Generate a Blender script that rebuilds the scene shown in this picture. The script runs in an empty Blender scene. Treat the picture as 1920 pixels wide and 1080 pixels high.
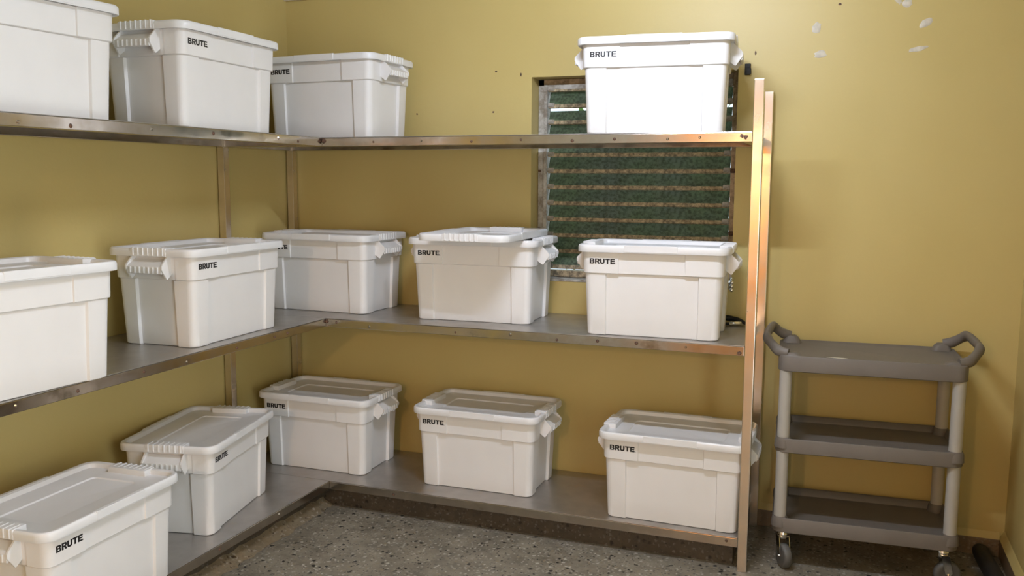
import bpy, bmesh, math, random
from mathutils import Vector, Matrix
random.seed(7)
PI = math.pi
S = bpy.context.scene
COL = S.collection

# ------------------------------------------------------------------ camera
cd = bpy.data.cameras.new('camera'); cam = bpy.data.objects.new('camera', cd); COL.objects.link(cam)
S.camera = cam
yaw, pitch, roll, fpx = math.radians(20.4699), math.radians(6.9568), math.radians(0.2456), 1665.07
fw = Vector((-math.sin(yaw)*math.cos(pitch), math.cos(yaw)*math.cos(pitch), -math.sin(pitch)))
rt = Vector((math.cos(yaw), math.sin(yaw), 0)); up = rt.cross(fw)
r2 = rt*math.cos(roll)+up*math.sin(roll); u2 = up*math.cos(roll)-rt*math.sin(roll)
M = Matrix((r2, u2, -fw)).transposed().to_4x4(); M.translation = Vector((2.9475, -4.3034, 1.6542))
cam.matrix_world = M
cd.sensor_fit = 'HORIZONTAL'; cd.sensor_width = 36; cd.lens = 36*fpx/1920; cd.clip_start = .05

# ------------------------------------------------------------------ world, lamps, exposure
w = bpy.data.worlds.new('sky'); S.world = w; w.use_nodes = True
bg = w.node_tree.nodes['Background']; bg.inputs[0].default_value = (.75, .9, 1, 1); bg.inputs[1].default_value = 1.7
LAMP = Vector((2.25, -1.72, 2.72))
TUBE_POWER = 425   # emission strength of the ceiling tube (built as a real tube below)
TUBE_COLOR = (.84, .94, 1.15)
def point(name, loc, power, colr, rad):
    l = bpy.data.lights.new(name, 'POINT'); l.energy = power; l.color = colr; l.shadow_soft_size = rad
    o = bpy.data.objects.new(name, l); o.location = loc; COL.objects.link(o); return o
al = bpy.data.lights.new('side_fill_light', 'AREA'); al.shape = 'RECTANGLE'; al.size = 1.3; al.size_y = 1.9
al.energy = 46; al.color = (.90, .96, 1.0)  # added soft fill from the right, brightens the lower totes and under-shelf walls
alo = bpy.data.objects.new('side_fill_light', al); COL.objects.link(alo); alo.location = (3.86, -3.55, 1.08); alo.rotation_euler = (PI/2, 0, PI/2)
point('warm_reflection_light', (2.1, -6.1, 2.2), 95, (1.0, .70, .40), .08)  # added warm light on the unseen orange wall, tints the steel reflections
S.view_settings.view_transform = 'Standard'; S.view_settings.look = 'None'
S.view_settings.gamma = 1; S.view_settings.use_curve_mapping = False
S.view_settings.exposure = 0.0

# ------------------------------------------------------------------ materials
def nodes(name):
    m = bpy.data.materials.new(name); m.use_nodes = True
    nt = m.node_tree; return m, nt, nt.nodes['Principled BSDF']
def N(nt, t, **k):
    n = nt.nodes.new(t)
    for a, b in k.items():
        if a in n.inputs: n.inputs[a].default_value = b
        else: setattr(n, a, b)
    return n
def ramp(nt, src, stops, interp='LINEAR'):
    r = nt.nodes.new('ShaderNodeValToRGB'); r.color_ramp.interpolation = interp
    e = r.color_ramp.elements
    while len(e) < len(stops): e.new(.5)
    for i, (p, c) in enumerate(stops):
        e[i].position = p; e[i].color = (c[0], c[1], c[2], 1) if not isinstance(c, (int, float)) else (c, c, c, 1)
    nt.links.new(src, r.inputs[0]); return r.outputs[0]
def coords(nt, scale=(1, 1, 1), obj=True):
    tc = nt.nodes.new('ShaderNodeTexCoord'); mp = nt.nodes.new('ShaderNodeMapping')
    mp.inputs['Scale'].default_value = scale
    nt.links.new(tc.outputs['Object'], mp.inputs[0]); return mp.outputs[0]
def noise(nt, vec, scale, detail=4, rough=.5):
    n = N(nt, 'ShaderNodeTexNoise', Scale=scale, Detail=detail, Roughness=rough)
    nt.links.new(vec, n.inputs['Vector']); return n.outputs['Fac']
def mixc(nt, fac, a, b):
    m = nt.nodes.new('ShaderNodeMix'); m.data_type = 'RGBA'
    for s, v in ((0, fac), (6, a), (7, b)):
        if isinstance(v, (int, float)): m.inputs[s].default_value = v
        elif isinstance(v, tuple): m.inputs[s].default_value = (*v, 1)
        else: nt.links.new(v, m.inputs[s])
    return m.outputs[2]
def bump(nt, h, strength, dist, bs):
    b = N(nt, 'ShaderNodeBump', Strength=strength, Distance=dist)
    nt.links.new(h, b.inputs['Height']); nt.links.new(b.outputs[0], bs.inputs['Normal'])

def mat_wall():
    m, nt, b = nodes('yellow_wall_paint')
    v = coords(nt)
    f1 = noise(nt, v, 1.3, 3); c = ramp(nt, f1, ((.3, (.56, .435, .160)), (.7, (.60, .472, .185))))
    f2 = noise(nt, v, 9, 5, .6); s = ramp(nt, f2, ((.66, 0.0), (.80, .22)))
    c2 = mixc(nt, s, c, (.48, .39, .21))
    nt.links.new(c2, b.inputs['Base Color']); b.inputs['Roughness'].default_value = .42
    b.inputs['Specular IOR Level'].default_value = .35
    bump(nt, noise(nt, v, 60, 4), .12, .004, b); return m
def mat_plain(name, c, rough=.5, metal=0, var=.06, sc=8, spec=.5, bmp=0):
    m, nt, b = nodes(name); v = coords(nt)
    f = noise(nt, v, sc, 4)
    lo = tuple(x*(1-var) for x in c); hi = tuple(min(1, x*(1+var)) for x in c)
    nt.links.new(ramp(nt, f, ((.35, lo), (.65, hi))), b.inputs['Base Color'])
    b.inputs['Roughness'].default_value = rough; b.inputs['Metallic'].default_value = metal
    b.inputs['Specular IOR Level'].default_value = spec
    if bmp: bump(nt, noise(nt, v, 220, 3), bmp, .001, b)
    return m
def mat_steel(name, base, r0, r1, stain=.5, bs=.05):
    m, nt, b = nodes(name); v = coords(nt, (1, 1, 1))
    f = noise(nt, v, 7, 5, .6)
    c = ramp(nt, f, ((.35, base), (.62, tuple(x*.86 for x in base)), (.74, tuple(x*(1-stain) for x in (base[0], base[1]*.93, base[2]*.82)))))
    nt.links.new(c, b.inputs['Base Color']); b.inputs['Metallic'].default_value = 1
    f2 = noise(nt, v, 14, 4)
    nt.links.new(ramp(nt, f2, ((.3, r0), (.7, r1))), b.inputs['Roughness'])
    bump(nt, noise(nt, v, 25, 2), bs, .002, b); return m
def mat_terrazzo(name, base, k=1.0, brown=0.0):
    m, nt, b = nodes(name); v0 = coords(nt)
    nz = N(nt, 'ShaderNodeTexNoise', Scale=70, Detail=2); nt.links.new(v0, nz.inputs['Vector'])
    va = N(nt, 'ShaderNodeVectorMath', operation='MULTIPLY_ADD'); nt.links.new(nz.outputs['Color'], va.inputs[0])
    va.inputs[1].default_value = (.022, .022, .022); nt.links.new(v0, va.inputs[2]); v = va.outputs[0]
    def chips(scale, thr, c, prev, seed):
        c = tuple(x*k for x in c)
        mp = nt.nodes.new('ShaderNodeMapping'); mp.inputs['Location'].default_value = (seed, seed*.7, 0)
        nt.links.new(v, mp.inputs[0])
        vo = N(nt, 'ShaderNodeTexVoronoi', Scale=scale, Randomness=1.0); nt.links.new(mp.outputs[0], vo.inputs['Vector'])
        sep = nt.nodes.new('ShaderNodeSeparateColor'); nt.links.new(vo.outputs['Color'], sep.inputs[0])
        pick = ramp(nt, sep.outputs[0], ((thr, 0.0), (thr+.01, 1.0)))
        dd = ramp(nt, vo.outputs['Distance'], ((.22, 1.0), (.38, 0.0)))
        mm = N(nt, 'ShaderNodeMath', operation='MULTIPLY'); nt.links.new(pick, mm.inputs[0]); nt.links.new(dd, mm.inputs[1])
        return mixc(nt, mm.outputs[0], prev, c)
    f = noise(nt, v, 7, 6, .7)
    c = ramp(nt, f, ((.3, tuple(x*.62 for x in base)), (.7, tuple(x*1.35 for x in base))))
    c = chips(60, .55, (.33, .30, .25), c, 1.3)
    c = chips(75, .60, (.11, .10, .08), c, 4.1)
    c = chips(48, .72, (.42, .385, .32), c, 2.2)
    c = chips(42, .82, (.25, .20, .13), c, 7.7)
    c = chips(34, .83, (.018, .016, .014), c, 9.2)
    c = chips(58, .88, (.03, .025, .02), c, 5.2)
    if brown:
        c = mixc(nt, ramp(nt, noise(nt, v, 16, 5, .7), ((.35, brown), (.7, brown*.25))), c, (.23, .135, .055))
    nt.links.new(c, b.inputs['Base Color'])
    b.inputs['Roughness'].default_value = .5
    bump(nt, noise(nt, v, 90, 3), .12, .002, b); return m
def mat_pane():
    m, nt, b = nodes('obscure_dirty_glass'); v = coords(nt)
    f = noise(nt, v, 55, 5, .7); g = noise(nt, v, 5, 3)
    c = mixc(nt, ramp(nt, g, ((.35, 0.0), (.65, 1.0))), (.20, .28, .15), (.21, .25, .21))
    c = mixc(nt, ramp(nt, f, ((.44, 0.0), (.60, .9))), c, (.07, .08, .05))
    nt.links.new(c, b.inputs['Base Color']); b.inputs['Roughness'].default_value = .35
    tr = nt.nodes.new('ShaderNodeBsdfTranslucent'); nt.links.new(c, tr.inputs[0])
    gl = nt.nodes.new('ShaderNodeBsdfRefraction'); gl.inputs['Roughness'].default_value = .35; gl.inputs['IOR'].default_value = 1.1
    nt.links.new(mixc(nt, .5, c, (.55, .62, .50)), gl.inputs['Color'])
    ms = nt.nodes.new('ShaderNodeMixShader'); ms.inputs[0].default_value = .5
    nt.links.new(tr.outputs[0], ms.inputs[1]); nt.links.new(gl.outputs[0], ms.inputs[2])
    m2 = nt.nodes.new('ShaderNodeMixShader'); m2.inputs[0].default_value = .50
    nt.links.new(b.outputs[0], m2.inputs[1]); nt.links.new(ms.outputs[0], m2.inputs[2])
    nt.links.new(m2.outputs[0], nt.nodes['Material Output'].inputs['Surface'])
    bump(nt, f, .5, .004, b); return m
def mat_grime(name, a, bcol, sc=30):
    m, nt, b = nodes(name); v = coords(nt)
    nt.links.new(ramp(nt, noise(nt, v, sc, 6, .7), ((.38, a), (.62, bcol))), b.inputs['Base Color'])
    b.inputs['Roughness'].default_value = .7; bump(nt, noise(nt, v, 80, 4), .4, .003, b); return m

WALL = mat_wall()
CEIL = mat_plain('white_ceiling_paint', (.82, .80, .74), .8)
TOTE = mat_plain('white_polyethylene', (.80, .775, .75), .38, var=.012, spec=.4, bmp=.05)
LIDM = mat_plain('white_lid_polyethylene', (.79, .78, .775), .33, var=.012, spec=.45, bmp=.06)
INK = mat_plain('black_ink', (.012, .011, .012), .45)
STEEL = mat_steel('stainless_rail', (.56, .51, .45), .10, .26)
STEELP = mat_steel('stainless_post', (.80, .72, .62), .20, .28, .35, .015)
SHEET = mat_steel('stainless_sheet', (.50, .475, .45), .36, .42, .06, .008)
SHEET.node_tree.nodes['Principled BSDF'].inputs['Metallic'].default_value = .85
RUST = mat_grime('rusty_weld', (.03, .018, .012), (.16, .08, .045), 60)
CHROME = mat_plain('chrome', (.85, .83, .8), .12, 1)
FLOORM = mat_terrazzo('terrazzo_floor', (.225, .195, .145))
SKIRT = mat_terrazzo('terrazzo_skirting', (.15, .12, .085), k=.6, brown=.7)
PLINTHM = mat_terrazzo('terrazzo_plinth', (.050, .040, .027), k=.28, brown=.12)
STAINM = mat_terrazzo('worn_terrazzo_joint', (.21, .18, .12), k=1.0, brown=.42)
GREY = mat_plain('taupe_cart_plastic', (.155, .135, .115), .5, var=.04, spec=.35, bmp=.1)
CPOST = mat_plain('pale_grey_post', (.42, .40, .36), .45, var=.03)
WHEEL = mat_plain('grey_rubber', (.10, .095, .085), .55)
PANE = mat_pane()
EDGE = mat_grime('grimy_slat_edge', (.16, .13, .085), (.60, .48, .30), 45)
FRAME = mat_grime('flaking_white_frame', (.55, .53, .48), (.25, .21, .16), 18)
WOODF = mat_grime('worn_brown_frame', (.56, .42, .28), (.26, .19, .12), 22)
BLACK = mat_plain('black_rubber', (.010, .009, .008), .6)
PLASTER = mat_plain('white_filler', (.66, .60, .49), .8, var=.12, sc=40)
LEAF = mat_plain('leaf_green', (.21, .37, .14), .5, var=.5, sc=5)
EARTH = mat_plain('earth', (.12, .10, .06), .9)
ORANGE = mat_plain('orange_reflection_paint', (.86, .50, .20), .6)
BRASS = mat_plain('lamp_white', (.8, .8, .78), .4)

# ------------------------------------------------------------------ mesh helpers
def link(name, me, mat=None, parent=None, loc=None):
    o = bpy.data.objects.new(name, me); COL.objects.link(o)
    if mat is not None and me is not None and not me.materials: me.materials.append(mat)
    if parent is not None: o.parent = parent
    if loc is not None: o.location = loc
    return o
def bm_obj(name, bm, mat, parent=None, loc=None, smooth=False, angle=35):
    bmesh.ops.recalc_face_normals(bm, faces=bm.faces[:])
    me = bpy.data.meshes.new(name); bm.to_mesh(me); bm.free()
    if smooth:
        me.polygons.foreach_set('use_smooth', [True]*len(me.polygons))
        me.set_sharp_from_angle(angle=math.radians(angle))
    return link(name, me, mat, parent, loc)
def box(bm, x0, x1, y0, y1, z0, z1, bev=0, seg=2):
    vs = [bm.verts.new((x, y, z)) for x in (x0, x1) for y in (y0, y1) for z in (z0, z1)]
    f = [(0, 1, 3, 2), (4, 6, 7, 5), (0, 4, 5, 1), (2, 3, 7, 6), (0, 2, 6, 4), (1, 5, 7, 3)]
    fs = [bm.faces.new([vs[i] for i in q]) for q in f]
    if bev:
        es = list({e for fc in fs for e in fc.edges})
        bmesh.ops.bevel(bm, geom=es, offset=bev, segments=seg, affect='EDGES', profile=.6)
def box_obj(name, b, mat, parent=None, bev=0, **k):
    bm = bmesh.new(); box(bm, *b, bev=bev); return bm_obj(name, bm, mat, parent, **k)
def loft(bm, rings, cap0=True, cap1=True):
    R = [[bm.verts.new(p) for p in r] for r in rings]
    n = len(R[0])
    for a, b in zip(R, R[1:]):
        for i in range(n): bm.faces.new((a[i], a[(i+1) % n], b[(i+1) % n], b[i]))
    if cap0: bm.faces.new(R[0][::-1])
    if cap1: bm.faces.new(R[-1])
def prism(bm, poly, axis, a, b):   # poly in the plane perpendicular to axis
    def P(u, v, t): return {'x': (t, u, v), 'y': (u, t, v), 'z': (u, v, t)}[axis]
    loft(bm, [[P(u, v, a) for u, v in poly], [P(u, v, b) for u, v in poly]])
def tube(bm, path, rad, n=12, cap=True, flat=1.0):
    path = [Vector(p) for p in path]; rings = []; prev = None
    for i, p in enumerate(path):
        d = (path[min(i+1, len(path)-1)]-path[max(i-1, 0)]).normalized()
        if prev is None: u = d.cross(Vector((0, 0, 1))) if abs(d.z) < .9 else d.cross(Vector((1, 0, 0)))
        else: u = prev-d*prev.dot(d)
        u.normalize(); v = d.cross(u); prev = u
        r = rad[i] if isinstance(rad, (list, tuple)) else rad
        rings.append([p+u*(r*math.cos(2*PI*k/n))+v*(r*flat*math.sin(2*PI*k/n)) for k in range(n)])
    loft(bm, rings, cap, cap)
def smooth_path(pts, k=4):
    pts = [Vector(p) for p in pts]; out = []
    for i in range(len(pts)-1):
        p0 = pts[max(i-1, 0)]; p1 = pts[i]; p2 = pts[i+1]; p3 = pts[min(i+2, len(pts)-1)]
        for j in range(k):
            t = j/k
            out.append(.5*((2*p1)+(p2-p0)*t+(2*p0-5*p1+4*p2-p3)*t*t+(3*p1-p0-3*p2+p3)*t**3))
    out.append(pts[-1]); return out
def rrect(hx, hy, r, z, n=6):
    o = []
    for sx, sy, a0 in ((1, 1, 0), (-1, 1, 90), (-1, -1, 180), (1, -1, 270)):
        for k in range(n+1):
            a = math.radians(a0+90*k/n); o.append((sx*(hx-r)+r*math.cos(a), sy*(hy-r)+r*math.sin(a), z))
    return o
def thing(name, label, cat, loc=(0, 0, 0), rz=0, group=None):
    o = bpy.data.objects.new(name, None); COL.objects.link(o); o.location = loc; o.rotation_euler = (0, 0, rz)
    o.empty_display_size = .1; return tag(o, label, cat, group)
def tag(o, label=None, cat=None, group=None, kind=None):
    if label: o['label'] = label
    if cat: o['category'] = cat
    if group: o['group'] = group
    if kind: o['kind'] = kind
    return o

# ------------------------------------------------------------------ room shell
XR, YF, ZC = 3.676, -5.0, 2.80
WX0, WX1, WZ0, WZ1 = 1.442, 2.456, 1.140, 2.165
def struct(o, label=None): return tag(o, label, kind='structure')
struct(box_obj('floor', (-.2, XR+.2, -6.9, .25, -.1, 0), FLOORM), 'grey terrazzo floor with black and white stone chips')
struct(box_obj('ceiling', (-.2, XR+.2, -6.9, .25, ZC, ZC+.1), CEIL), 'pale ceiling of the storeroom')
bm = bmesh.new()   # back wall with the window opening
for b in ((-.2, WX0, 0, ZC), (WX1, XR+.2, 0, ZC), (WX0, WX1, 0, WZ0), (WX0, WX1, WZ1, ZC)):
    box(bm, b[0], b[1], 0, .18, b[2], b[3])
bmesh.ops.remove_doubles(bm, verts=bm.verts[:], dist=1e-5)
wall_back = struct(bm_obj('wall_back', bm, WALL), 'yellow painted wall with the louvred window')
struct(box_obj('wall_left', (-.2, 0, -6.9, 0, 0, ZC), WALL), 'yellow painted wall behind the left shelving')
bm = bmesh.new()   # right wall with an unseen opening, added to admit the side fill light
for b in ((-6.9, -4.25, 0, ZC), (-2.85, 0, 0, ZC), (-4.25, -2.85, 2.08, ZC)): box(bm, XR, XR+.15, b[0], b[1], b[2], b[3])
struct(bm_obj('wall_right', bm, WALL), 'yellow painted wall beside the cart')
bm = bmesh.new()
for b in ((0, 1.5, 0, ZC), (2.62, XR, 0, ZC), (1.5, 2.62, 2.1, ZC)): box(bm, b[0], b[1], YF-.15, YF, b[2], b[3])  # whitened for neutral fill; doorway added so the steel mirrors the orange wall
struct(bm_obj('wall_front', bm, CEIL), 'wall behind the viewer, made pale for fill, with an added doorway')
struct(box_obj('wall_warm_reflection', (0, XR, -6.9, -6.75, 0, ZC), ORANGE), 'unseen orange wall added beyond the doorway for warm reflections in the steel')  # added out of view so posts and rails reflect orange
# plaster patches and screw holes: marks on the back wall
def patch(cx, cz, rx, rz, ang, mat, name, n=14, jag=.18):
    bm = bmesh.new(); ca, sa = math.cos(ang), math.sin(ang); pts = []
    for k in range(n):
        t = 2*PI*k/n; q = 1+random.uniform(-jag, jag); u, v = rx*q*math.cos(t), rz*q*math.sin(t)
        pts.append((cx+u*ca-v*sa, cz+u*sa+v*ca))
    loft(bm, [[(u, .001, v) for u, v in pts], [(cx+(u-cx)*.9, -.0018, cz+(v-cz)*.9) for u, v in pts]])
    return bm_obj(name, bm, mat, wall_back, smooth=True, angle=60)
for a in ((2.790, 2.334, .021, .028, -.3), (2.812, 2.217, .028, .018, .1), (3.236, 2.331, .033, .017, .5),
          (3.212, 2.223, .040, .011, .2), (3.158, 2.418, .022, .017, .1), (3.118, 2.436, .026, .012, -.9)):
    patch(*a, PLASTER, 'plaster_patch')
for a in ((.800, 1.997, .005, .005), (1.235, 1.998, .006, .005), (2.885, 2.431, .008, .006), (1.25, 2.20, .007, .004),
          (2.53, 2.235, .004, .010), (1.385, 2.18, .004, .012)):
    patch(*a, 0, RUST, 'screw_hole', n=8)

# pale conduit stub high in the corner
bm = bmesh.new(); tube(bm, [(0, 0, 0), (.155, 0, 0)], .013, 14)
tag(bm_obj('conduit', bm, PLASTER, None, (.002, -.0135, 2.637), smooth=True, angle=50), 'short pale conduit high in the corner of the two walls', 'conduit')
# skirting
def skirt(name, pts, label):
    bm = bmesh.new(); box(bm, *pts, bev=.004); return struct(bm_obj(name, bm, SKIRT), label)
skirt('baseboard_back', (2.60, XR-.02, -.022, 0, 0, .082), 'brown terrazzo skirting under the back wall')
skirt('baseboard_right', (XR-.02, XR, -2.85, -.0, 0, .082), 'brown terrazzo skirting along the right wall')
prof = [(XR-.02, .082), (XR, .082), (XR, .118), (XR-.004, .112)]
bm = bmesh.new(); prism(bm, prof, 'y', -2.85, -.001)
struct(bm_obj('trim_1', bm, WALL), 'painted sloping ledge on top of the right skirting')
prof = [(-.022, .082), (-.001, .082), (-.001, .11), (-.004, .106)]
bm = bmesh.new(); prism(bm, prof, 'x', 2.60, XR-.02)
struct(bm_obj('trim_2', bm, WALL), 'painted sloping ledge on top of the back skirting')
# low terrazzo plinth under the racks, L-shaped, with a worn cement joint
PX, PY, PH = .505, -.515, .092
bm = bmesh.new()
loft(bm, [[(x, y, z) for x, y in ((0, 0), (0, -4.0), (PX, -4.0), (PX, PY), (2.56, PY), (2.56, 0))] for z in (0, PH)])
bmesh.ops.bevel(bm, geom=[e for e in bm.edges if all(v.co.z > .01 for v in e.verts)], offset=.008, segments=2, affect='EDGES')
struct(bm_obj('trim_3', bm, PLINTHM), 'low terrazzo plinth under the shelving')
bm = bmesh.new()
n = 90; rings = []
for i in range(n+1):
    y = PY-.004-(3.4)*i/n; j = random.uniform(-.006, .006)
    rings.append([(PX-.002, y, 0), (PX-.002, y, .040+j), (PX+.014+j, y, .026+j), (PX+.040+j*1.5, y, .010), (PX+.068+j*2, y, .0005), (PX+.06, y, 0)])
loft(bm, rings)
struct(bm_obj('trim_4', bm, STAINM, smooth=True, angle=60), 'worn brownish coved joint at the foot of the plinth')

# ------------------------------------------------------------------ window
win = bpy.data.objects.new('window_1', None); COL.objects.link(win); win.location = (1.95, .1, WZ0)
struct(win, 'old louvred window with grimy green obscure glass slats')
wi = Vector(win.location)
def wbox(name, b, mat, bev=.002, label=None):
    bb = (b[0]-wi.x, b[1]-wi.x, b[2]-wi.y, b[3]-wi.y, b[4]-wi.z, b[5]-wi.z)
    o = box_obj(name, bb, mat, win, bev)
    if label: o['label'] = label
    return o
wbox('side_frame', (WX0+.002, WX0+.033, .070, .125, WZ0+.03, WZ1-.002), FRAME, label='flaking white painted side frame')
wbox('inner_frame', (WX0+.034, WX0+.052, .060, .120, WZ0+.045, WZ1-.03), FRAME)
wbox('side_frame', (WX1-.032, WX1-.002, .055, .125, WZ0+.03, WZ1-.002), WOODF, label='worn brown side frame')
wbox('top_frame', (WX0+.002, WX1-.002, .070, .125, WZ1-.034, WZ1-.002), WOODF)
wbox('top_frame', (WX0+.046, WX1-.034, .062, .070, WZ1-.058, WZ1-.030), FRAME)
wbox('sill', (WX0+.001, WX1-.001, -.034, .125, WZ0+.0005, WZ0+.012), FRAME, label='pale grimy sill')
wbox('bottom_frame', (WX0+.03, WX1-.03, .060, .125, WZ0+.014, WZ0+.046), EDGE)
SX0, SX1 = WX0+.060, WX1-.036
th = math.radians(24)
def slat_mesh(h):
    bm = bmesh.new(); n = 24
    for (v0, v1, t, mi) in ((0, .019, .0048, 1), (.019, h, .0030, 0)):
        prev = len(bm.faces)
        box(bm, 0, SX1-SX0, -t, t, v0, v1)
        for f in list(bm.faces)[prev:]: f.material_index = mi
    bmesh.ops.recalc_face_normals(bm, faces=bm.faces[:])
    me = bpy.data.meshes.new('slat'); bm.to_mesh(me); bm.free(); me.materials.append(PANE); me.materials.append(EDGE); return me
SM, SM2 = slat_mesh(.090), slat_mesh(.074)
clipbm = bmesh.new(); box(clipbm, -.004, .030, -.010, .008, .002, .026, bev=.003)
clip0 = None
for k in range(12):
    zb = 2.100-.0822*k
    s = link('slat', SM2 if k == 2 else SM, None, win, (SX0-wi.x, .062-wi.y, zb-wi.z))
    s.rotation_euler = (-th, 0, 0)
    if clip0 is None: clip0 = bm_obj('clip', clipbm, FRAME, s); cl = clip0
    else: cl = clip0.copy(); COL.objects.link(cl); cl.parent = s
    c2 = clip0.copy(); COL.objects.link(c2); c2.parent = s; c2.location = (SX1-SX0-.026, 0, 0)
for zz in (1.70, 1.40):
    bm = bmesh.new(); box(bm, -.012, .012, -.008, .008, -.010, .010, bev=.004)
    bm_obj('hinge_knob', bm, RUST, win, (WX1-.020-wi.x, .052-wi.y, zz-wi.z))
    bm = bmesh.new(); box(bm, -.006, .006, -.006, .006, -.006, .006, bev=.003)
    bm_obj('hinge_knob', bm, RUST, win, (WX0+.012-wi.x, .066-wi.y, zz-wi.z))
# loose operating wire at left jamb
bm = bmesh.new(); tube(bm, smooth_path([(WX0+.044, .055, 1.92), (WX0+.052, .050, 1.80), (WX0+.043, .054, 1.76), (WX0+.058, .048, 1.70)]), .0018, 6)
bmesh.ops.translate(bm, verts=bm.verts[:], vec=-wi); bm_obj('wire', bm, FRAME, win)
win.location.y += .035
# crank with glass-like knob at the lower right of the window
bm = bmesh.new(); tube(bm, [(0, .0, 0), (0, -.03, 0), (0, -.04, -.01), (.002, -.044, -.045)], [.011, .009, .007, .006], 10)
for q in range(3): bmesh.ops.create_icosphere(bm, subdivisions=2, radius=.011, matrix=Matrix.Translation((.002, -.046, -.012-.018*q)))
cr = bm_obj('window_crank', bm, CHROME, None, (2.462, -.001, 1.19), smooth=True, angle=60)
tag(cr, 'small metal crank on the wall at the lower right of the window', 'crank')
# black bracket
bm = bmesh.new(); box(bm, -.013, .013, -.012, 0, -.026, .026, bev=.003); box(bm, -.005, .016, -.024, -.010, -.024, .004, bev=.002)
tag(bm_obj('wall_bracket', bm, BLACK, None, (2.498, -.0005, 2.163)), 'small black bracket high on the wall at the window upper right corner', 'bracket')

# outside: ground and a leafy bush seen dimly through the glass
struct(box_obj('ground', (-3, 7, .25, 6, -.3, -.1), EARTH), 'earth outside the window')
bm = bmesh.new()
for k in range(2600):
    c = Vector((random.uniform(.2, 3.4), random.uniform(.75, 1.5), random.uniform(.1, 2.9)))
    if c.z > 2.3 and c.x > 1.7: continue
    if .7 < c.x < 1.4 and 1.45 < c.z < 2.35 and random.random() < .6: continue
    R = Matrix.Rotation(random.uniform(0, 6.3), 3, 'Z') @ Matrix.Rotation(random.uniform(-1, 1), 3, 'X')
    s = random.uniform(.04, .09)
    v = [bm.verts.new(c+R @ Vector(p)*s) for p in ((0, -1, 0), (.38, -.1, .06), (0, 1, -.1), (-.38, -.1, .06))]
    bm.faces.new((v[0], v[1], v[2])); bm.faces.new((v[0], v[2], v[3]))
tag(bm_obj('bush', bm, LEAF), 'green leafy bush outside, dim through the louvred window', 'bush', kind='stuff')

# ------------------------------------------------------------------ steel racks
D, ZS, XP, ZT = .5833, (.1486, .9756, 1.8513), 2.585, 2.057
T = .040
def rack(name, label, x0, x1, y0, y1, front, posts, rivets, welds):
    r = thing(name, label, 'shelving', ((x0+x1)/2, (y0+y1)/2, 0), 0); o = Vector(r.location)
    for (px, py) in posts:
        bm = bmesh.new(); box(bm, -T/2, T/2, -T/2, T/2, 0, ZT, bev=.003)
        bm_obj('post', bm, STEELP, r, (px-o.x, py-o.y, 0))
    for i, z in enumerate(ZS):
        bm = bmesh.new(); box(bm, x0-o.x+.001, x1-o.x-.001, y0-o.y+.001, y1-o.y-.001, z-.003, z, bev=.001)
        bm_obj('shelf_panel', bm, SHEET, r)
        if front == 'y':
            rails = ((x0, x1, y0, y0+T), (x0, x1, y1-T, y1), (x0, x0+T, y0+T, y1-T), (x1-T, x1, y0+T, y1-T))
        else:
            rails = ((x1-T, x1, y0, y1), (x0, x0+T, y0, y1), (x0+T, x1-T, y0, y0+T), (x0+T, x1-T, y1-T, y1))
        for k, q in enumerate(rails):
            bm = bmesh.new(); box(bm, q[0]-o.x, q[1]-o.x, q[2]-o.y, q[3]-o.y, z-.0425, z-.0035, bev=.002)
            bm_obj(('front_rail', 'back_rail', 'side_rail', 'side_rail')[k], bm, STEEL, r)
        for t in rivets[i]:
            bm = bmesh.new()
            bmesh.ops.create_cone(bm, cap_ends=True, segments=8, radius1=.0072*random.uniform(.8, 1.3), radius2=.0025, depth=.006)
            rot = Matrix.Rotation(PI/2, 4, 'X') if front == 'y' else Matrix.Rotation(PI/2, 4, 'Y')
            bmesh.ops.transform(bm, matrix=rot, verts=bm.verts[:])
            dz = random.uniform(-.006, .006)
            loc = (t-o.x, y0-o.y-.002, z-.024+dz) if front == 'y' else (x1-o.x+.002, t-o.y, z-.024+dz)
            bm_obj('rivet', bm, RUST if random.random() < .6 else STEEL, r, loc)
    for (wx, wy, wz, s) in welds:
        bm = bmesh.new(); bmesh.ops.create_icosphere(bm, subdivisions=2, radius=s)
        for v in bm.verts: v.co += v.co.normalized()*random.uniform(-s*.4, s*.4); v.co.y *= .5
        bm_obj('weld', bm, RUST, r, (wx-o.x, wy-o.y, wz))
    return r
rack('steel_shelf_rack', 'stainless steel three-tier rack along the back wall under the window', 0.003, XP, -D, -.003, 'y',
     ((XP+T/2+.0005, -D+T/2-.001), (XP+T/2-.004, -.025), (.030, -.028)),
     ([.946, 2.539], [.643, .824, 1.279, 1.552, 1.773, 1.959, 2.132, 2.344], [.862, 1.111, 1.361, 1.598, 1.833, 2.019, 2.245, 2.377]),
     ((.590, -D-.001, ZS[1]-.016, .010), (.592, -D-.001, ZS[2]-.016, .012), (2.545, -D-.001, ZS[2]-.018, .007), (2.565, -D-.001, ZS[1]-.030, .008),
      (2.560, -D-.001, ZS[2]-.024, .008)))
rack('steel_shelf_rack', 'stainless steel three-tier rack along the left wall', .003, D, -3.05, -D-.001, 'x',
     ((.028, -D-.030), (.028, -3.03), (D+T/2+.001, -3.03)),
     ([-1.423, -1.01], [-2.335, -2.098, -1.799, -1.574, -1.269, -1.004, -.906], [-2.265, -2.068, -1.707, -1.369, -.935, -.783]), ())

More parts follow.
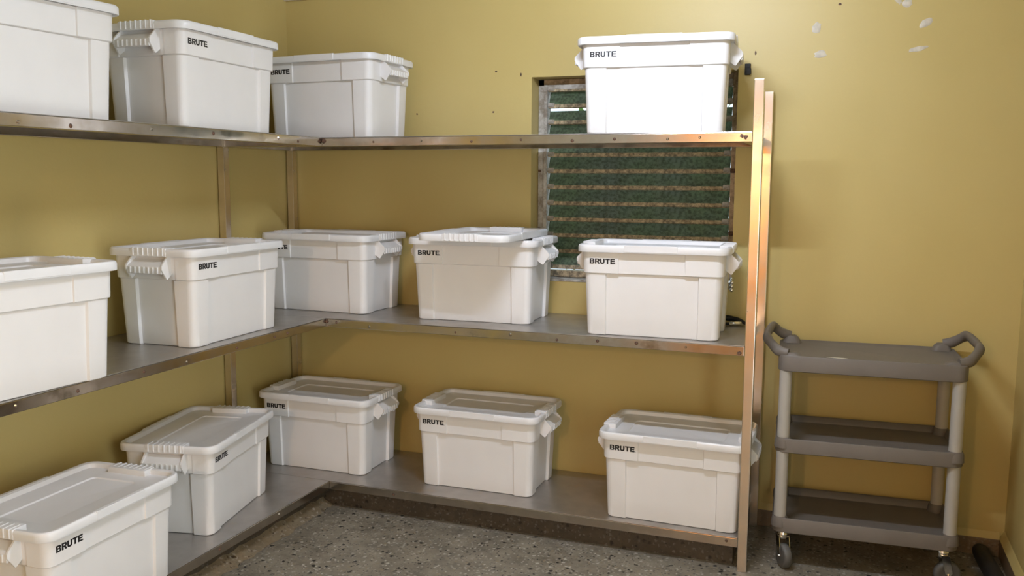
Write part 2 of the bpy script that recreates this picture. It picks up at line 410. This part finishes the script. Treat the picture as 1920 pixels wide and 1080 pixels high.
# ------------------------------------------------------------------ totes
def ring(hx, hy, r, z, p, q, dl, ds, e=.004, n=5):
    pts = []
    def arc(sx, sy, a0):
        for k in range(n+1):
            a = math.radians(a0+90*k/n); pts.append((sx*(hx-r)+r*math.cos(a), sy*(hy-r)+r*math.sin(a), z))
    arc(1, 1, 0); pts += [(p+e, hy, z), (p, hy-dl, z), (-p, hy-dl, z), (-p-e, hy, z)]
    arc(-1, 1, 90); pts += [(-hx, q+e, z), (-hx+ds, q, z), (-hx+ds, -q, z), (-hx, -q-e, z)]
    arc(-1, -1, 180); pts += [(-p-e, -hy, z), (-p, -hy+dl, z), (p, -hy+dl, z), (p+e, -hy, z)]
    arc(1, -1, 270); pts += [(hx, -q-e, z), (hx-ds, -q, z), (hx-ds, q, z), (hx, q+e, z)]
    return pts
def body_mesh():
    bm = bmesh.new(); R = []
    def B(z, ins=0): 
        t = z/.276
        return ring(.2857+.011*t-ins, .1770+.011*t-ins, .032, z, .197, .092, .010, .014)
    R += [B(0, .006), B(.002, .002), B(.006), B(.09), B(.18), B(.272)]
    def U(z, o=0): 
        t = (z-.276)/.095
        return ring(.3035+.0025*t+o, .1950+.0025*t+o, .034, z, .142, .110, .006, .004, .002)
    R += [U(.2745, -.0015), U(.2765), U(.30), U(.34), U(.3705), ring(.29, .18, .03, .3715, .142, .11, .001, .001)]
    loft(bm, R)
    return bm
tmp = bm_obj('tote_body', body_mesh(), TOTE, smooth=True, angle=28); BODY = tmp.data; bpy.data.objects.remove(tmp)
def lid_bm():
    bm = bmesh.new(); HX, HY = .3275, .2199
    R = [rrect(HX-.030, HY-.030, .030, .004), rrect(HX-.010, HY-.010, .046, .004), rrect(HX-.006, HY-.006, .050, .0), rrect(HX-.001, HY-.001, .054, .0), rrect(HX, HY, .055, .002),
         rrect(HX, HY, .055, .022), rrect(HX-.002, HY-.002, .053, .028), rrect(HX-.006, HY-.006, .050, .0315), rrect(HX-.012, HY-.012, .045, .032),
         rrect(HX-.018, HY-.018, .040, .0310), rrect(HX-.022, HY-.022, .037, .028), rrect(HX-.027, HY-.027, .034, .0135), rrect(HX-.030, HY-.030, .030, .0125),
         rrect(.218, .104, .022, .0125), rrect(.215, .101, .020, .0115), rrect(.212, .098, .018, .0070), rrect(.209, .095, .016, .0063)]
    loft(bm, R)
    for sx in (1, -1):
        a, b = sorted((sx*.272, sx*(HX+.0015)))
        box(bm, a, b, -.086, .086, .009, .0345, bev=.0035)
        for k in range(7):
            y = -.072+.024*k
            a, b = sorted((sx*.284, sx*(HX+.004))); box(bm, a, b, y-.0045, y+.0045, .003, .0362, bev=.002, seg=1)
        a, b = sorted((sx*.300, sx*(HX+.0012))); box(bm, a, b, -.088, .088, .001, .020, bev=.001, seg=1)
    for sy in (1, -1):
        a, b = sorted((sy*(HY-.016), sy*(HY+.0012))); box(bm, -.115, .115, a, b, .003, .0330, bev=.0015, seg=1)
    return bm
tmp = bm_obj('lid', lid_bm(), LIDM, smooth=True, angle=32); LID = tmp.data; bpy.data.objects.remove(tmp)
def handle_bm():
    bm = bmesh.new()
    ck = [(.300, .3700), (.318, .3700), (.3505, .3385), (.3555, .331), (.3555, .318), (.3280, .2790), (.3220, .2800), (.300, .296)]
    for y in (-.086, .086): prism(bm, ck, 'y', y-.0035, y+.0035)
    fl = [(.301, .352), (.309, .3565), (.3530, .3300), (.3540, .3270), (.3540, .3040), (.3490, .3010), (.3450, .3060), (.3450, .3230), (.301, .346)]
    prism(bm, fl, 'y', -.083, .083)
    for k in range(7):
        y = -.066+.022*k; box(bm, .3515, .3575, y-.0045, y+.0045, .3035, .3295, bev=.0015, seg=1)
    return bm
tmp = bm_obj('handle', handle_bm(), TOTE, smooth=True, angle=25); HANDLE = tmp.data; bpy.data.objects.remove(tmp)
def letters_mesh():
    G = {  # heavy sans capitals on a 1 x 1 cell: outer outline, then counters
     'B': ([(0, 0), (.68, 0), (.86, .05), (.96, .16), (.97, .32), (.90, .45), (.78, .52), (.88, .60), (.93, .72), (.90, .88), (.80, .97), (.66, 1), (0, 1)],
           [[(.30, .20), (.60, .20), (.67, .26), (.67, .36), (.60, .41), (.30, .41)], [(.30, .61), (.57, .61), (.63, .66), (.63, .76), (.57, .80), (.30, .80)]]),
     'R': ([(0, 0), (.30, 0), (.30, .37), (.46, .37), (.64, .02), (.66, 0), (1.0, 0), (.76, .42), (.88, .49), (.96, .60), (.97, .78), (.90, .91), (.78, .98), (.64, 1), (0, 1)],
           [[(.30, .57), (.57, .57), (.65, .62), (.65, .74), (.57, .79), (.30, .79)]]),
     'U': ([(0, 1), (0, .36), (.05, .17), (.17, .05), (.34, -.01), (.62, -.01), (.80, .05), (.92, .17), (.97, .36), (.97, 1), (.67, 1), (.67, .38), (.62, .27), (.54, .23), (.43, .23), (.35, .27), (.30, .38), (.30, 1)], []),
     'T': ([(0, .77), (.33, .77), (.33, 0), (.64, 0), (.64, .77), (.97, .77), (.97, 1), (0, 1)], []),
     'E': ([(0, 0), (.95, 0), (.95, .22), (.30, .22), (.30, .40), (.88, .40), (.88, .60), (.30, .60), (.30, .78), (.93, .78), (.93, 1), (0, 1)], []),
    }
    cu = bpy.data.curves.new('lettering', 'CURVE'); cu.dimensions = '2D'; cu.fill_mode = 'BOTH'; cu.extrude = .0006
    Wd, Hh, gap = .0212, .0228, .0020; x = 0
    def spl(poly, x):
        s = cu.splines.new('POLY'); s.points.add(len(poly)-1)
        for i, (a, b) in enumerate(poly): s.points[i].co = (x+a*Wd, b*Hh, 0, 1)
        s.use_cyclic_u = True
    for ch in 'BRUTE':
        o, hs = G[ch]; spl(o, x)
        for h in hs: spl(h, x)
        x += Wd+gap-(.0006 if ch in 'RT' else 0)
    spl([(.02+.05*math.cos(t*PI/4), .05+.05*math.sin(t*PI/4)) for t in range(8)], x)
    ob = bpy.data.objects.new('tmp', cu); COL.objects.link(ob)
    dg = bpy.context.evaluated_depsgraph_get(); me = bpy.data.meshes.new_from_object(ob.evaluated_get(dg))
    bpy.data.objects.remove(ob)
    # stand the letters up on the front face (y = -width/2), leaning with it
    Rm = Matrix.Translation((-.2695, -.1966, .3165)) @ Matrix.Rotation(PI/2+.026, 4, 'X')
    me.transform(Rm); me.materials.clear(); me.materials.append(INK); me.name = 'lettering'; return me
TEXT = letters_mesh()
def make_tote(shelf, x, y, deg, label, group):
    t = thing('storage_tote', label, 'tote', (x, y, ZS[shelf]+.0005), math.radians(deg), group)
    link('tote_body', BODY, None, t)
    link('lid', LID, None, t, (0, 0, .368))
    link('handle', HANDLE, None, t)
    link('handle', HANDLE, None, t).rotation_euler = (0, 0, PI)
    link('lettering', TEXT, None, t)['label'] = 'bold black lettering BRUTE'
    return t
GT, GM, GB = 'white totes on the top shelf', 'white totes on the middle shelf', 'white totes on the bottom shelf'
for a in (
 (2, .305, -2.078, 86.0, 'white tote on the top shelf, leftmost, cut off by the photo edge', GT),
 (2, .3546, -1.1940, 90.6, 'white tote on the top shelf of the left rack, ribbed end handle showing', GT),
 (2, .5093, -.2964, -2.4, 'white lidded tote in the corner on the top shelf, against the two walls', GT),
 (2, 2.1580, -.3700, 5.4, 'white lidded tote standing alone on the top shelf in front of the window', GT),
 (1, .410, -2.250, 86.0, 'white tote on the middle shelf, leftmost, cut off by the photo edge', GM),
 (1, .3465, -1.1820, 91.6, 'white tote on the middle shelf of the left rack, ribbed end handle and lettering showing', GM),
 (1, .4282, -.2362, -2.0, 'white tote in the corner on the middle shelf, its lettering half hidden', GM),
 (1, 1.2890, -.2520, 2.3, 'white lidded tote on the middle shelf with a spare lid lying across its top', GM),
 (1, 2.1770, -.3600, 1.8, 'white lidded tote on the middle shelf below the window, next to the steel post', GM),
 (0, .4340, -2.0150, 92.8, 'white tote on the bottom shelf, leftmost and nearest the viewer', GB),
 (0, .2670, -1.1290, 102.5, 'white lidded tote turned at an angle on the bottom shelf of the left rack', GB),
 (0, .4230, -.2910, .8, 'white lidded tote in the corner on the bottom shelf, against the back wall', GB),
 (0, 1.3230, -.2780, .2, 'white lidded tote in the middle of the bottom shelf of the back rack', GB),
 (0, 2.2900, -.3670, -.8, 'white lidded tote on the bottom shelf partly behind the steel end post', GB)):
    make_tote(*a)
sl = link('tote_lid', LID, None, None, (1.3500, -.380, ZS[1]+.4048)); sl.rotation_euler = (0, 0, math.radians(91.2))
tag(sl, 'spare white lid lying crosswise on top of a closed tote on the middle shelf', 'lid')

# black tool with chrome end behind the tote on the middle shelf
tl = thing('pliers', 'black-handled tool with a chrome end lying on the middle shelf near the end post', 'tool', (2.46, -.03, ZS[1]))
bm = bmesh.new(); tube(bm, smooth_path([(-.07, -.01, .022), (-.02, .0, .030), (.03, -.01, .026), (.075, -.045, .016)]), [.005, .008, .012, .013, .012, .013, .012, .011, .012, .011, .010, .008, .007], 10)
bm_obj('grip', bm, BLACK, tl, smooth=True)
bm = bmesh.new(); tube(bm, smooth_path([(-.08, -.06, .010), (-.03, -.07, .012), (.01, -.06, .012)]), [.007]*9, 10)
bm_obj('grip', bm, BLACK, tl, smooth=True)
bm = bmesh.new(); tube(bm, smooth_path([(.005, -.062, .012), (.03, -.06, .016), (.055, -.045, .014), (.04, -.03, .013)]), .009, 10)
bm_obj('chrome_end', bm, CHROME, tl, smooth=True)['label'] = 'shiny chrome end'

# ------------------------------------------------------------------ utility cart
CX, CY, CR = 3.068, -.258, math.radians(3.0)
cart = thing('utility_cart', 'taupe plastic three-shelf utility cart on casters against the back wall', 'cart', (CX, CY, 0), CR)
HXc, HYc = .364, .212
def tray(z1, z0, floor, name='tray'):
    bm = bmesh.new()
    R = [rrect(HXc-.012, HYc-.012, .034, z0+.006), rrect(HXc-.003, HYc-.003, .043, z0+.001), rrect(HXc, HYc, .045, z0+.004), rrect(HXc, HYc, .045, z1-.004), rrect(HXc-.003, HYc-.003, .043, z1),
         rrect(HXc-.008, HYc-.008, .040, z1), rrect(HXc-.014, HYc-.014, .036, z1-.004), rrect(HXc-.022, HYc-.022, .03, z1-floor+.003), rrect(HXc-.03, HYc-.03, .026, z1-floor)]
    loft(bm, R)
    return bm_obj(name, bm, GREY, cart, smooth=True, angle=40)
tray(.930, .861, .009); tray(.574, .511, .030); tray(.226, .160, .034)
px, py = .332, .180
for sx in (-1, 1):
    for sy in (-1, 1):
        for za, zb in ((.19, .520), (.545, .870)):
            bm = bmesh.new(); tube(bm, [(0, 0, za), (0, 0, zb)], .0255, 20)
            bm_obj('post', bm, CPOST, cart, (sx*px, sy*py, 0), smooth=True, angle=50)
        for zt in (.560, .212):     # inner corner sockets of the two lower trays
            bm = bmesh.new(); tube(bm, [(0, 0, zt-.028), (0, 0, zt+.004), (0, 0, zt+.016)], [.036, .034, .028], 16)
            bm_obj('corner_socket', bm, GREY, cart, (sx*px, sy*py, 0), smooth=True, angle=50)
    # loop handle: saddles on the two corners and a kinked bar out past the tray end
    bm = bmesh.new()
    for sy in (-1, 1):
        h = .018 if sy < 0 else .032
        x0, x1 = sorted((sx*.270, sx*.352))
        loft(bm, [rrect(.042, .030, .022, 0), rrect(.030, .024, .018, h*.7), rrect(.020, .018, .014, h)])
        for v in bm.verts[-84:]: v.co += Vector((sx*.312, sy*.172, .922))
    path = smooth_path([(sx*.318, .175, .952), (sx*.352, .165, .962), (sx*.386, .135, .990), (sx*.398, .108, 1.002), (sx*.405, .070, 1.000),
                        (sx*.417, -.050, .986), (sx*.415, -.080, .980), (sx*.397, -.120, .963), (sx*.365, -.170, .942), (sx*.325, -.185, .936)], 4)
    tube(bm, path, [.0155+.002*math.sin(i*.45)**2 for i in range(len(path))], 14, flat=1.3)
    bm_obj('handle', bm, GREY, cart, smooth=True, angle=50)
def caster(x, y, rot):
    cs = bpy.data.objects.new('caster', None); COL.objects.link(cs); cs.parent = cart; cs.location = (x, y, 0); cs.rotation_euler = (0, 0, rot)
    bm = bmesh.new(); tube(bm, [(0, 0, .146), (0, 0, .163)], [.024, .020], 18); tube(bm, [(0, 0, .128), (0, 0, .147)], [.020, .022], 18)
    for s in (-1, 1): prism(bm, [(-.014, .136), (.018, .136), (.036, .060), (.018, .048), (.006, .060)], 'y', s*.022-.0015, s*.022+.0015)
    box(bm, -.016, .020, -.0235, .0235, .132, .137, bev=.001)
    tube(bm, [(.022, -.028, .053), (.022, .028, .053)], .006, 10)
    bm_obj('fork', bm, CHROME, cs, smooth=True, angle=40)['label'] = 'chrome swivel fork'
    bm = bmesh.new()
    rs = [(-.016, .034), (-.017, .046), (-.012, .0515), (0, .053), (.012, .0515), (.017, .046), (.016, .034)]
    loft(bm, [[(.022+r*math.cos(2*PI*k/28), yy, .053+r*math.sin(2*PI*k/28)) for k in range(28)] for yy, r in rs])
    bm_obj('wheel', bm, WHEEL, cs, smooth=True, angle=50)
for x, y, r in ((-.318, -.172, -1.15), (.312, -.172, .25), (-.318, .172, 2.0), (.312, .172, 1.2)): caster(x, y, r)
bm = bmesh.new(); loft(bm, [[(-.042, -.004, 0), (.030, -.009, 0), (.042, .0, 0), (.024, .007, 0), (-.01, .003, 0)], [(-.042, -.004, .0008), (.030, -.009, .0012), (.042, .0, .001), (.024, .007, .0012), (-.01, .003, .001)]])
ps = bm_obj('paper_scrap', bm, PLASTER, None, (2.945, -.415, .9215)); tag(ps, 'thin pale paper scrap on the top tray of the cart', 'scrap')

# black rounded bundle on the floor
bm = bmesh.new(); path = [(3.572, -.030, .036), (3.573, -.036, .036), (3.574, -.05, .036), (3.577, -.075, .036), (3.585, -.2, .036), (3.598, -.35, .036), (3.606, -.6, .036), (3.606, -1.0, .036)]
tube(bm, path, [.010, .020, .029, .034, .0355, .0355, .0355, .0355], 20)
tag(bm_obj('rubber_roll', bm, BLACK, smooth=True, angle=60), 'black rounded roll lying on the floor along the right wall beside the cart', 'roll')

# fluorescent tubes on the ceiling (above and behind the picture)
def emis(name, col, st):
    m, nt, b = nodes(name); b.inputs['Emission Color'].default_value = (*col, 1); b.inputs['Emission Strength'].default_value = st
    return m
for P, st, c, ln, rz, lab in ((LAMP, TUBE_POWER, TUBE_COLOR, .60, 0, 'short fluorescent tube lamp on the ceiling in front of the racks'),):
    lp = thing('tube_lamp', lab, 'lamp', (P.x, P.y, ZC), rz)
    box_obj('lamp_body', (-ln/2-.03, ln/2+.03, -.022, .022, -.042, -.0005), BRASS, lp, .004)
    for sx in (-1, 1): box_obj('lamp_holder', (sx*(ln/2+.012)-.008, sx*(ln/2+.012)+.008, -.014, .014, -.097, -.040), BRASS, lp, .003)
    bm = bmesh.new(); tube(bm, [(-ln/2, 0, P.z-ZC), (ln/2, 0, P.z-ZC)], .015, 12)
    bm_obj('tube', bm, emis('tube_glow', c, st), lp, smooth=True)
print('tris', sum(len(o.data.polygons) for o in S.objects if o.type == 'MESH'))
